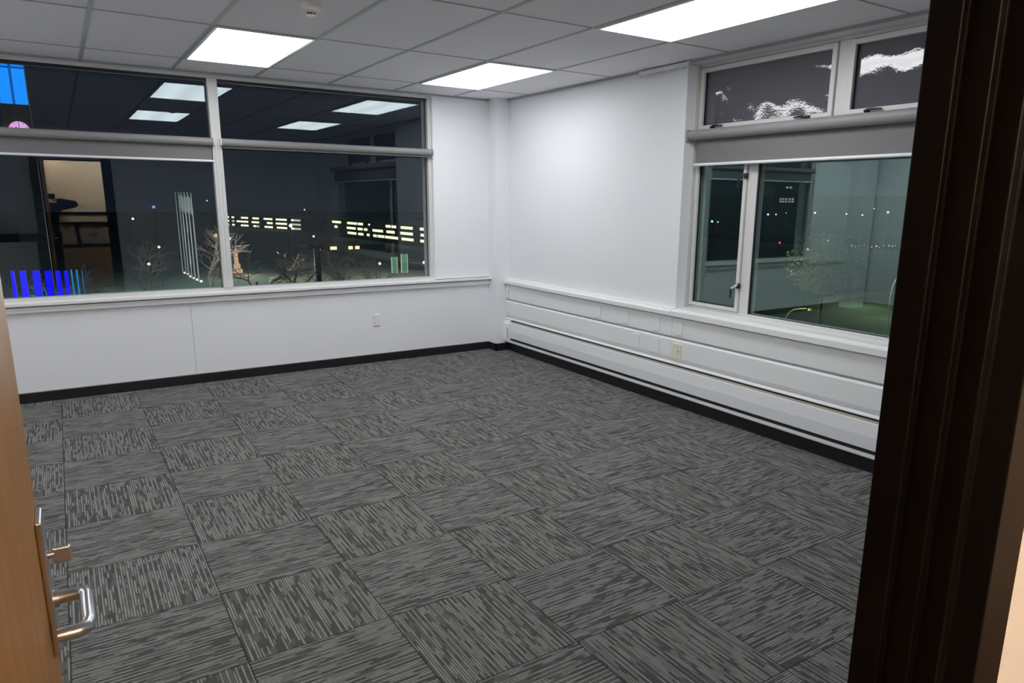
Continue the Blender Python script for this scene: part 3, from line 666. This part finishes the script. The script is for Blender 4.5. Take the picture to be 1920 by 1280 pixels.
# blue and cyan light columns at the foot of the window view
bl = lampmat('deep_blue_glow', (0.012, 0.010, 1.0), 0.95); cy = lampmat('cyan_glow', (0.0, 0.45, 0.95), 0.5)
cols_b = [(21, 30, 1, 'farthest left, half hidden by the door'), (38, 52, 1, 'second from the door'), (62, 78, 1, 'third from the door'), (85, 100, 1, 'fourth from the door'), (105, 117, 1, 'fifth from the door'), (121, 131, 1, 'last of the deep blue ones'),
          (134, 139, 0, 'first of the three thin cyan ones'), (144, 149, 0, 'middle of the three thin cyan ones'), (155, 158, 0, 'last of the three thin cyan ones')]
for xa, xb, isb, d in cols_b:
    Yc = 120.0; p = atY((xa + xb) / 2, 530, Yc); ztop = atY(xa, 508 - (2 if not isb else 0), Yc).z; x0_ = atY(xa + 1, 530, Yc).x; x1_ = atY(xb - 1, 530, Yc).x
    t = thing('light_column', (p.x, Yc, G), ('deep blue' if isb else 'cyan') + ' glowing light column outside, ' + d, 'light column', 'glowing light columns outside the left window')
    MB().box(x0_, x1_, Yc, Yc + 0.6, G + 0.4, ztop).build('glow_panel', bl if isb else cy, t)
    MB().box(x0_ - 0.1, x1_ + 0.1, Yc - 0.1, Yc + 0.7, G, G + 0.4).build('plinth', stone, t)

# flagpoles
fl = [((331, 359), (343, 512), None), ((336, 359), (349, 514), 1), ((341, 360), (354, 519), 1), ((346, 360), (360, 522), 1), ((353, 360), (366, 525), 1), ((359, 362), (373, 528), None)]
ordn = ['first', 'second', 'third', 'fourth', 'fifth', 'sixth']
whitep = plain('pale_pole_paint', (0.33, 0.33, 0.33), 0.4); flagm = plain('grey_flag', (0.22, 0.21, 0.205), 0.9)
for i, (tp, bs, fg) in enumerate(fl):
    p = atZ(*bs); zz = atY(tp[0], tp[1], p.y).z
    t = thing('flagpole', tuple(p), 'tall pale flagpole in the park, %s of six from the left' % ordn[i], 'flagpole', 'row of flagpoles in the park')
    MB().tube([(p.x, p.y, G), (p.x, p.y, zz)], [0.24, 0.13], 8).build('pole', whitep, t)
    if fg:
        MB().prism([(p.x + 0.15, zz - 0.8), (p.x + 0.8, zz - 2.0), (p.x + 1.3, zz - 5.8), (p.x + 0.7, zz - 7.0), (p.x + 0.15, zz - 5.2)], p.y - 0.08, p.y + 0.08, 'y').build('flag', flagm, t)
    l_ = MB().lathe([(0.35, 0.0), (0.42, 0.3), (0.2, 0.55)], (p.x + 0.5, p.y - 1.2, G), 10).build('base_light', lampmat('warm_white_lamp', (1.0, 0.9, 0.72), 2.0), t)
for (x, y) in ((352, 505), (371, 520)):
    p = atZ(x, y); q = bpy.data.lights.new('flag_uplight', 'SPOT'); q.energy = 2500; q.spot_size = math.radians(50); q.shadow_soft_size = 0.4
    oo = bpy.data.objects.new('flag_uplight', q); COL.objects.link(oo); oo.location = (p.x - 1.0, p.y - 7, G + 0.5); oo.rotation_euler = (math.radians(155), 0, 0)

# street lamps
def street_lamp(P, zb, r, mat, label, group=None, arm=0.0):
    t = thing('street_lamp', (P.x, P.y, zb), label, 'street lamp', group)
    MB().tube([(P.x, P.y, zb), (P.x, P.y, P.z)], [r * 0.28, r * 0.16], 6).build('pole', M['black'], t)
    MB().lathe([(r * 0.45, -r * 0.8), (r * 0.95, -r * 0.25), (r * 0.8, r * 0.5), (r * 0.3, r * 0.9)], P, 10).build('lamp_head', mat, t, smooth=True)
    return t
wl = lampmat('white_street_light', (1.0, 0.97, 0.85), 1.6); tl = lampmat('teal_street_light', (0.45, 1.0, 0.85), 1.8)
ol = lampmat('orange_street_light', (1.0, 0.72, 0.38), 1.5); yl = lampmat('yellow_street_light', (1.0, 0.88, 0.35), 1.5)
rl = lampmat('red_signal_light', (1.0, 0.05, 0.2), 1.4); vl = lampmat('violet_light', (0.42, 0.36, 1.0), 0.8)
L1_ = [(249, 410, 300, 0.9, wl, 'white street lamp left of the flagpoles'), (288, 388, 420, 1.7, vl, 'violet beacon lamp above the park left of the flagpoles'),
       (298, 463, 230, 0.8, yl, 'yellow park lamp left of the flagpoles'), (279, 495, 200, 0.75, yl, 'yellow lamp low in the park shrubs'),
       (388, 376, 420, 0.8, wl, 'small white lamp right of the flagpoles'), (405, 442, 240, 1.3, ol, 'warm lamp beside the window mullion'),
       (430, 447, 240, 1.2, lampmat('pale_blue_lamp', (0.6, 0.85, 1.0), 1.2), 'pale blue lamp just right of the mullion'),
       (545, 423, 300, 1.6, wl, 'large white street lamp in front of the lit office block'), (588, 443, 320, 1.0, wl, 'white lamp above the palm tree'),
       (571, 393, 500, 1.0, wl, 'small high white lamp right of the lit office block'), (692, 421, 300, 0.9, wl, 'white street lamp between the two long lit window rows'),
       (712, 494, 200, 0.9, yl, 'round yellow-white lamp low behind the back window'), (795, 492, 200, 1.0, yl, 'yellow lamp at the right edge of the back window')]
for x, y, D, r, m_, lab in L1_:
    street_lamp(atY(x, y, D), G, r * 0.5, m_, lab)
# right-hand window lamps
L2_ = [(1335, 415, 420, 1.9, tl, 'bright teal street lamp behind the small side pane'), (1346, 416, 440, 1.3, tl, 'smaller teal street lamp beside the bright one'),
       (1440, 402, 420, 1.5, wl, 'hillside lamp just right of the window mullion'), (1455, 402, 430, 1.2, wl, 'second hillside lamp from the mullion'),
       (1474, 399, 430, 0.7, wl, 'faint hillside lamp beside the tower block'), (1528, 399, 420, 1.5, wl, 'hillside lamp in the middle of the wide pane'),
       (1587, 401, 420, 1.2, wl, 'hillside lamp right of the middle'), (1617, 403, 420, 1.2, wl, 'hillside lamp third from the door frame'),
       (1639, 391, 480, 1.0, wl, 'highest small hillside lamp'), (1665, 398, 420, 1.6, ol, 'orange-tinged hillside lamp nearest the door frame'),
       (1462, 455, 300, 1.2, rl, 'red signal lamp beyond the right window'), (1515, 467, 150, 0.6, yl, 'yellow lamp in front of the green tree'),
       (1553, 451, 400, 1.6, ol, 'low orange lamp beside the bright mast')]
for x, y, D, r, m_, lab in L2_:
    street_lamp(atX(x, y, D), G - 0.2, r * 0.5, m_, lab)
for i in range(14):
    x = 1598 + i * 7.5 + random.uniform(-2, 2)
    street_lamp(atX(x, 461 + random.uniform(-1.5, 3.5), 360), G - 0.2, random.uniform(0.22, 0.4), ol if i % 3 else wl, 'tiny lamp in the far shoreline row right of the green tree', 'shoreline lamps')

# office blocks with lit ribbon windows
lit = lampmat('lit_office_window', (1.0, 0.98, 0.62), 1.25); lit2 = lampmat('lit_office_window_dim', (0.9, 0.9, 0.6), 0.55)
def office(label, PL, PR, rowsz, wins, ztop, depth=14):
    d = (PR - PL); d.z = 0; Lh = d.length; d.normalize(); nrm = Vector((-d.y, d.x, 0))
    if nrm.y < 0 and abs(nrm.y) > abs(nrm.x): nrm = -nrm
    if abs(nrm.x) > abs(nrm.y) and nrm.x < 0: nrm = -nrm
    t = thing('office_building', (PL.x, PL.y, G), label, 'building')
    def slab(s0, s1, z0, z1, o0, o1):
        m_ = MB(); k = []
        for z in (z0, z1):
            for s_, o_ in ((s0, o0), (s1, o0), (s1, o1), (s0, o1)):
                q = Vector((PL.x, PL.y, 0)) + d * s_ + nrm * o_; k.append((q.x, q.y, z))
        m_.v = k; m_.f = [(0, 1, 2, 3), (7, 6, 5, 4), (0, 4, 5, 1), (1, 5, 6, 2), (2, 6, 7, 3), (3, 7, 4, 0)]
        return m_
    slab(-6, Lh + 6, G, ztop, 0, depth).build('wall', M['dark'], t)
    slab(-6.5, Lh + 6.5, ztop, ztop + 0.5, -0.5, depth + 0.5).build('roof', stone, t)
    for (r, a, b_, mm_) in wins:
        slab(Lh * a, Lh * b_, rowsz[r] - 0.75, rowsz[r] + 0.75, -0.25, -0.02).build('window', mm_, t)
    return t
A0, A1 = atY(420, 410, 700), atY(567, 415, 567)
def fr(x, x0, x1): return (x - x0) / (x1 - x0)
winsA = []
for r in range(3):
    for xa, xb in ((424, 431), (437, 442), (447, 454), (455, 470), (477, 491), (500, 516), (522, 541), (547, 564)):
        if (r == 1 and xa == 500): xa = 506
        if (r, xa) in ((0, 447), (2, 447)): continue
        if xb - xa > 12 and r != 1:
            c = (xa + xb) / 2 + random.uniform(-3, 3)
            winsA += [(r, fr(xa + random.uniform(0, 3), 420, 567), fr(c, 420, 567), lit), (r, fr(c + 0.8, 420, 567), fr(xb, 420, 567), lit if random.random() < .75 else lit2)]
        else: winsA.append((r, fr(xa, 420, 567), fr(xb, 420, 567), lit if random.random() < .8 else lit2))
office('long dark office block with three rows of lit windows right of the window mullion', A0, A1, [-15.6, -18.9, -22.2], winsA, -13.5)
B0, B1 = atY(618, 430, 500), atY(806, 440, 345)
winsB = [(0, 624, 640), (1, 628, 633), (0, 652, 670), (1, 651, 667), (2, 652, 668), (0, 672, 681), (1, 671, 680), (2, 672, 681), (1, 683, 689), (2, 688, 693),
         (1, 699, 718), (2, 700, 706), (2, 708, 720), (0, 724, 733), (0, 735, 743), (1, 725, 740), (2, 722, 746), (0, 752, 765), (0, 766, 774), (1, 751, 774), (2, 753, 775), (0, 788, 804), (1, 789, 804), (2, 788, 804)]
# window marks are spaced evenly in the picture, the facade runs away from us: convert through the plane of the facade
def sfrac(x, P0, P1):
    v = ray(x, 430); d = P1 - P0
    den = v.x * d.y - v.y * d.x
    return (v.y * (CP.x - P0.x) - v.x * (CP.y - P0.y)) / (-(v.x * d.y - v.y * d.x)) if den else 0
office('nearer dark office block with scattered lit window strips right half of the back window', B0, B1, [-14.2, -17.4, -20.6],
       [(r, sfrac(a, B0, B1), sfrac(b_, B0, B1), lit) for r, a, b_ in winsB], -12.3)
# low shops with orange fronts
C0, C1_ = atY(585, 466, 330), atY(700, 468, 330)
office('low row of shops with orange lit fronts beyond the park', C0, C1_, [-21.4], [(0, fr(590, 585, 700), fr(600, 585, 700), ol), (0, fr(618, 585, 700), fr(630, 585, 700), ol), (0, fr(652, 585, 700), fr(660, 585, 700), ol), (0, fr(665, 585, 700), fr(673, 585, 700), ol)], -20.0, 6)
# tower block seen in the right window
T0, T1 = atX(1460, 380, 520), atX(1494, 380, 520)
tw = lampmat('tower_window', (0.9, 0.85, 0.65), 0.35)
T0, T1 = (T1, T0) if T1.y > T0.y else (T0, T1)
winsT = [(0, a, a + 0.10, tw) for a in (0.05, 0.20, 0.36, 0.55, 0.72)] + [(1, a, a + 0.10, tw) for a in (0.05, 0.20, 0.36, 0.55, 0.72)] + [(2, a, a + 0.12, tw) for a in (0.35, 0.55)]
zr = atX(1478, 373, 520).z
office('tall dark tower block with a band of dim lit windows, right window', T0, T1, [zr, zr - 2.2, zr + 9.5], winsT, zr + 14, 14)

# green framed light boxes
gb = lampmat('green_panel_glow', (0.12, 0.42, 0.16), 0.35); gf = lampmat('pale_green_edge', (0.75, 0.9, 0.6), 0.5)
for (xa, xb, ya, yb), lab in (((735, 746, 482, 512), 'left one of two green lit frames low in the back window'), ((753, 765, 476, 511), 'right one of two green lit frames low in the back window')):
    p = atZ((xa + xb) / 2, yb); Yg = p.y; x0_, x1_ = atY(xa, yb, Yg).x, atY(xb, yb, Yg).x; z1_ = atY(xa, ya, Yg).z
    t = thing('light_frame', tuple(p), lab, 'light frame', 'green lit frames in the park')
    MB().box(x0_ + 0.2, x1_ - 0.2, Yg, Yg + 0.3, G + 0.3, z1_).build('panel', gb, t)
    e = 0.17
    MB().box(x0_, x0_ + e, Yg - 0.1, Yg + 0.4, G, z1_).box(x1_ - e, x1_, Yg - 0.1, Yg + 0.4, G, z1_).box(x0_, x1_, Yg - 0.1, Yg + 0.4, G, G + e).build('frame', gf, t)

# lit monument
p = atZ(446, 512); t = thing('monument', tuple(p), 'tall stepped stone monument lit orange just right of the mullion', 'monument')
st = plain('sandstone', (0.55, 0.36, 0.24), 0.8); k = 240 / FPX
MB().box(p.x - 9 * k, p.x + 9 * k, p.y, p.y + 3, G, G + 8 * k).box(p.x - 6 * k, p.x + 6 * k, p.y + 0.4, p.y + 2.6, G + 8 * k, G + 18 * k).build('base', st, t)
MB().prism([(p.x - 4 * k, G + 18 * k), (p.x + 4 * k, G + 18 * k), (p.x + 3 * k, G + 42 * k), (p.x, G + 50 * k), (p.x - 3 * k, G + 42 * k)], p.y + 0.8, p.y + 2.2, 'y').build('shaft', st, t)
def lamp(x, y, z, power, col, size=0.5):
    q = bpy.data.lights.new('unseen_light', 'POINT'); q.energy = power; q.color = col; q.shadow_soft_size = 0.0
    o_ = bpy.data.objects.new('unseen_light', q); COL.objects.link(o_); o_.location = (x, y, z)  # unseen point source: no size, no fixture
lamp(p.x + 1, p.y - 9, G + 3, 1800, (1.0, 0.55, 0.3))

# paths
def path(n_, pts, lab):
    P = [atZ(*q) for q in pts]; m_ = MB(); m_.v = [(q.x, q.y, G) for q in P] + [(q.x, q.y, G + 0.06) for q in P]; c = len(P)
    m_.f = [tuple(range(c)), tuple(range(2 * c - 1, c - 1, -1))] + [(i, (i + 1) % c, c + (i + 1) % c, c + i) for i in range(c)]
    struct(m_.build('path_%d' % n_, plain('gravel_path', (0.30, 0.26, 0.18), 0.9, noise=0.2, nscale=0.3)), lab, 'path')
path(1, [(515, 484), (570, 493), (600, 500), (555, 506), (520, 500)], 'pale gravel path crossing the park')
path(2, [(505, 520), (560, 508), (680, 502), (800, 507), (800, 530), (600, 550), (500, 560)], 'wide pale path below the trees')
path(3, [(1535, 558), (1600, 550), (1700, 545), (1700, 551), (1600, 558), (1540, 568)], 'tan path across the lit lawn beyond the right window')

# trees
def bare_tree(base, height, lab, spread=0.55, seed=1, mat=None, group=None, levels=6):
    rnd = random.Random(seed); m_ = MB()
    def grow(p, d, ln, r, lv):
        q = p + d * ln * 0.5 + Vector((rnd.uniform(-.06, .06), rnd.uniform(-.06, .06), 0)) * ln; e = q + d * ln * 0.5 + Vector((rnd.uniform(-.05, .05), 0, rnd.uniform(-.03, .05))) * ln
        m_.tube([p, q, e], [r, r * 0.82, r * 0.66], 5 if lv > 2 else 4)
        if lv == 0: return
        for _ in range(3 if lv > 1 else 2):
            a = rnd.uniform(0, 2 * PI); s_ = rnd.uniform(0.35, 0.95) * spread * 1.6
            nd = (d + Vector((math.cos(a) * s_, math.sin(a) * s_, rnd.uniform(-0.25, 0.25)))).normalized()
            grow(e if rnd.random() < .7 else q, nd, ln * rnd.uniform(0.62, 0.82), r * 0.62, lv - 1)
    grow(Vector(base), Vector((0, 0, 1)), height * 0.40, height * 0.022, levels)
    o_ = m_.build('bare_tree', mat or wood_bark)
    return tag(o_, lab, 'tree', group)
def tb_(x, D): q = atY(x, 400, D); return (q.x, q.y, G)
bare_tree(tb_(475, 160), 18, 'large leafless spreading tree right of the mullion', 0.9, 3)
bare_tree(tb_(556, 95), 16, 'low leafless tree in front of the lit office block', 1.0, 5)
bare_tree(tb_(385, 180), 17, 'dark leafless tree between flagpoles and mullion', 0.8, 8)
bare_tree(tb_(650, 140), 13, 'small leafless tree behind the right half of the back window', 0.6, 11)
bare_tree(tb_(690, 150), 11, 'thin leafless sapling beside the small leafless tree', 0.5, 12)
bare_tree(tb_(250, 170), 14, 'faint leafless tree mirrored beside the doorway reflection', 0.9, 15)
q = tb_(42, 130)
bare_tree(q, 14, 'leafless tree under blue light in front of the clock tower', 0.7, 19)
lamp(q[0], q[1] - 6, G + 9, 1500, (0.1, 0.5, 1.0))
for x, D, pw, c_ in ((500, 170, 14000, (1, .9, .75)), (600, 190, 18000, (.8, 1, .85)), (690, 170, 14000, (.8, .95, 1)), (455, 235, 10000, (.8, 1, .8)), (540, 120, 5000, (1, .9, .75)), (280, 200, 20000, (.7, .85, 1)), (150, 190, 14000, (.7, .8, 1)), (780, 200, 16000, (.8, .95, 1))):
    z_ = tb_(x, D); lamp(z_[0], z_[1], G + 14, pw, c_, 1.0)  # unseen lamps added to brighten the dark lawn and trees
# palm
q = tb_(590, 110); zt_ = atY(590, 462, 110).z
t = thing('palm_tree', q, 'dark palm with a thick trunk low in the back window', 'tree')
MB().tube([(q[0], q[1], G), (q[0] + 0.1, q[1], (G + zt_) / 2), (q[0], q[1], zt_)], [0.55, 0.48, 0.5], 10).build('trunk', M['dark'], t, smooth=True)
fm = MB()
for i in range(22):
    a = i * 2.4; el = random.uniform(-0.3, 0.5); ln = random.uniform(1.0, 1.7)
    P_ = [Vector((q[0], q[1], zt_))]
    for s_ in (0.35, 0.7, 1.0): P_.append(Vector((q[0] + math.cos(a) * ln * s_, q[1] + math.sin(a) * ln * s_, zt_ + el * s_ * ln - 0.5 * s_ * s_)))
    fm.tube(P_, [0.10, 0.16, 0.12, 0.02], 4)
fm.build('fronds', M['dark'], t)

# leafy tree lit green outside the right window
q = atX(1540, 560, 60); q.z = atX(1540, 520, 60).z
t = thing('leafy_tree', (q.x, q.y, G), 'leafy tree lit yellow-green outside the right window', 'tree')
MB().tube([(q.x, q.y, G), (q.x, q.y, q.z)], [0.25, 0.14], 8).build('trunk', M['dark'], t)
lf2 = MB(); rnd = random.Random(4)
for i in range(2600):
    a = rnd.uniform(0, 2 * PI); rr = (3.0 + 0.9 * math.sin(3 * a + i * 0.0) ) * rnd.random() ** 0.6; z_ = rnd.uniform(-3.0, 3.0); rr *= math.sqrt(max(0.05, 1 - (z_ / 3.3) ** 2))
    c_ = Vector((q.x + math.cos(a) * rr, q.y + math.sin(a) * rr * 1.15, q.z + 1.4 + z_)); s_ = rnd.uniform(0.07, 0.16)
    u_ = Vector((rnd.uniform(-1, 1), rnd.uniform(-1, 1), rnd.uniform(-1, 1))).normalized() * s_; w_ = Vector((rnd.uniform(-1, 1), rnd.uniform(-1, 1), rnd.uniform(-1, 1))).normalized() * s_
    k_ = len(lf2.v); lf2.v += [tuple(c_ - u_), tuple(c_ + w_), tuple(c_ + u_), tuple(c_ - w_)]; lf2.f.append((k_, k_ + 1, k_ + 2, k_ + 3))
lf2.build('foliage', plain('leaf_green', (0.10, 0.13, 0.045), 0.7), t)
lamp(q.x - 5, q.y + 1.0, q.z + 1, 450, (1.0, 0.95, 0.45))
z_ = atZ(1620, 575); lamp(z_.x, z_.y, G + 9, 3500, (.9, 1, .6), 1.0)
z_ = atZ(1680, 600); lamp(z_.x, z_.y, G + 9, 2500, (.85, 1, .6), 1.0)
# low hedge box at the lawn edge
# gooseneck lamp posts close to the building
def goose(pts, head, D, lab):
    P_ = [atX(x, y, D) for x, y in pts]; b0 = Vector((P_[0].x, P_[0].y, G))
    t = thing('lamp_post', tuple(b0), lab, 'lamp post', 'curved lamp posts outside the right window')
    MB().tube([b0] + P_, 0.05, 8).build('pole', plain('pale_post', (0.75, 0.72, 0.6), 0.5), t, smooth=True)
    if head:
        h = atX(head[0], head[1], D)
        MB().lathe([(0.10, -0.10), (0.28, -0.02), (0.22, 0.14), (0.06, 0.2)], h, 12).build('lamp_head', plain('post_head', (0.7, 0.65, 0.4), 0.5), t, smooth=True)
    lamp(P_[-1].x - 1.5, P_[-1].y, P_[-1].z - 0.2, 120, (1.0, 0.9, 0.6), 0.1)
goose([(1471, 604), (1473, 596), (1479, 586), (1488, 580), (1500, 578.5), (1512, 578)], (1519, 581), 60, 'curved pale lamp post low in the wide right pane')
goose([(1662, 640), (1666, 590), (1669, 555), (1675, 532), (1684, 518), (1692, 512)], None, 60, 'curved pale lamp post beside the dark door frame')
# mast whose own glow replaces floodlighting
a_, b_ = atX(1545, 434, 400), atX(1543, 470, 400)
t = tag(MB().tube([(b_.x, b_.y, G - 0.2), (a_.x, a_.y, a_.z)], [0.45, 0.3], 8).build('mast', lampmat('mast_glow', (0.8, 0.75, 0.6), 0.35)), 'thin pale mast given a floodlit glow beyond the green tree', 'mast')
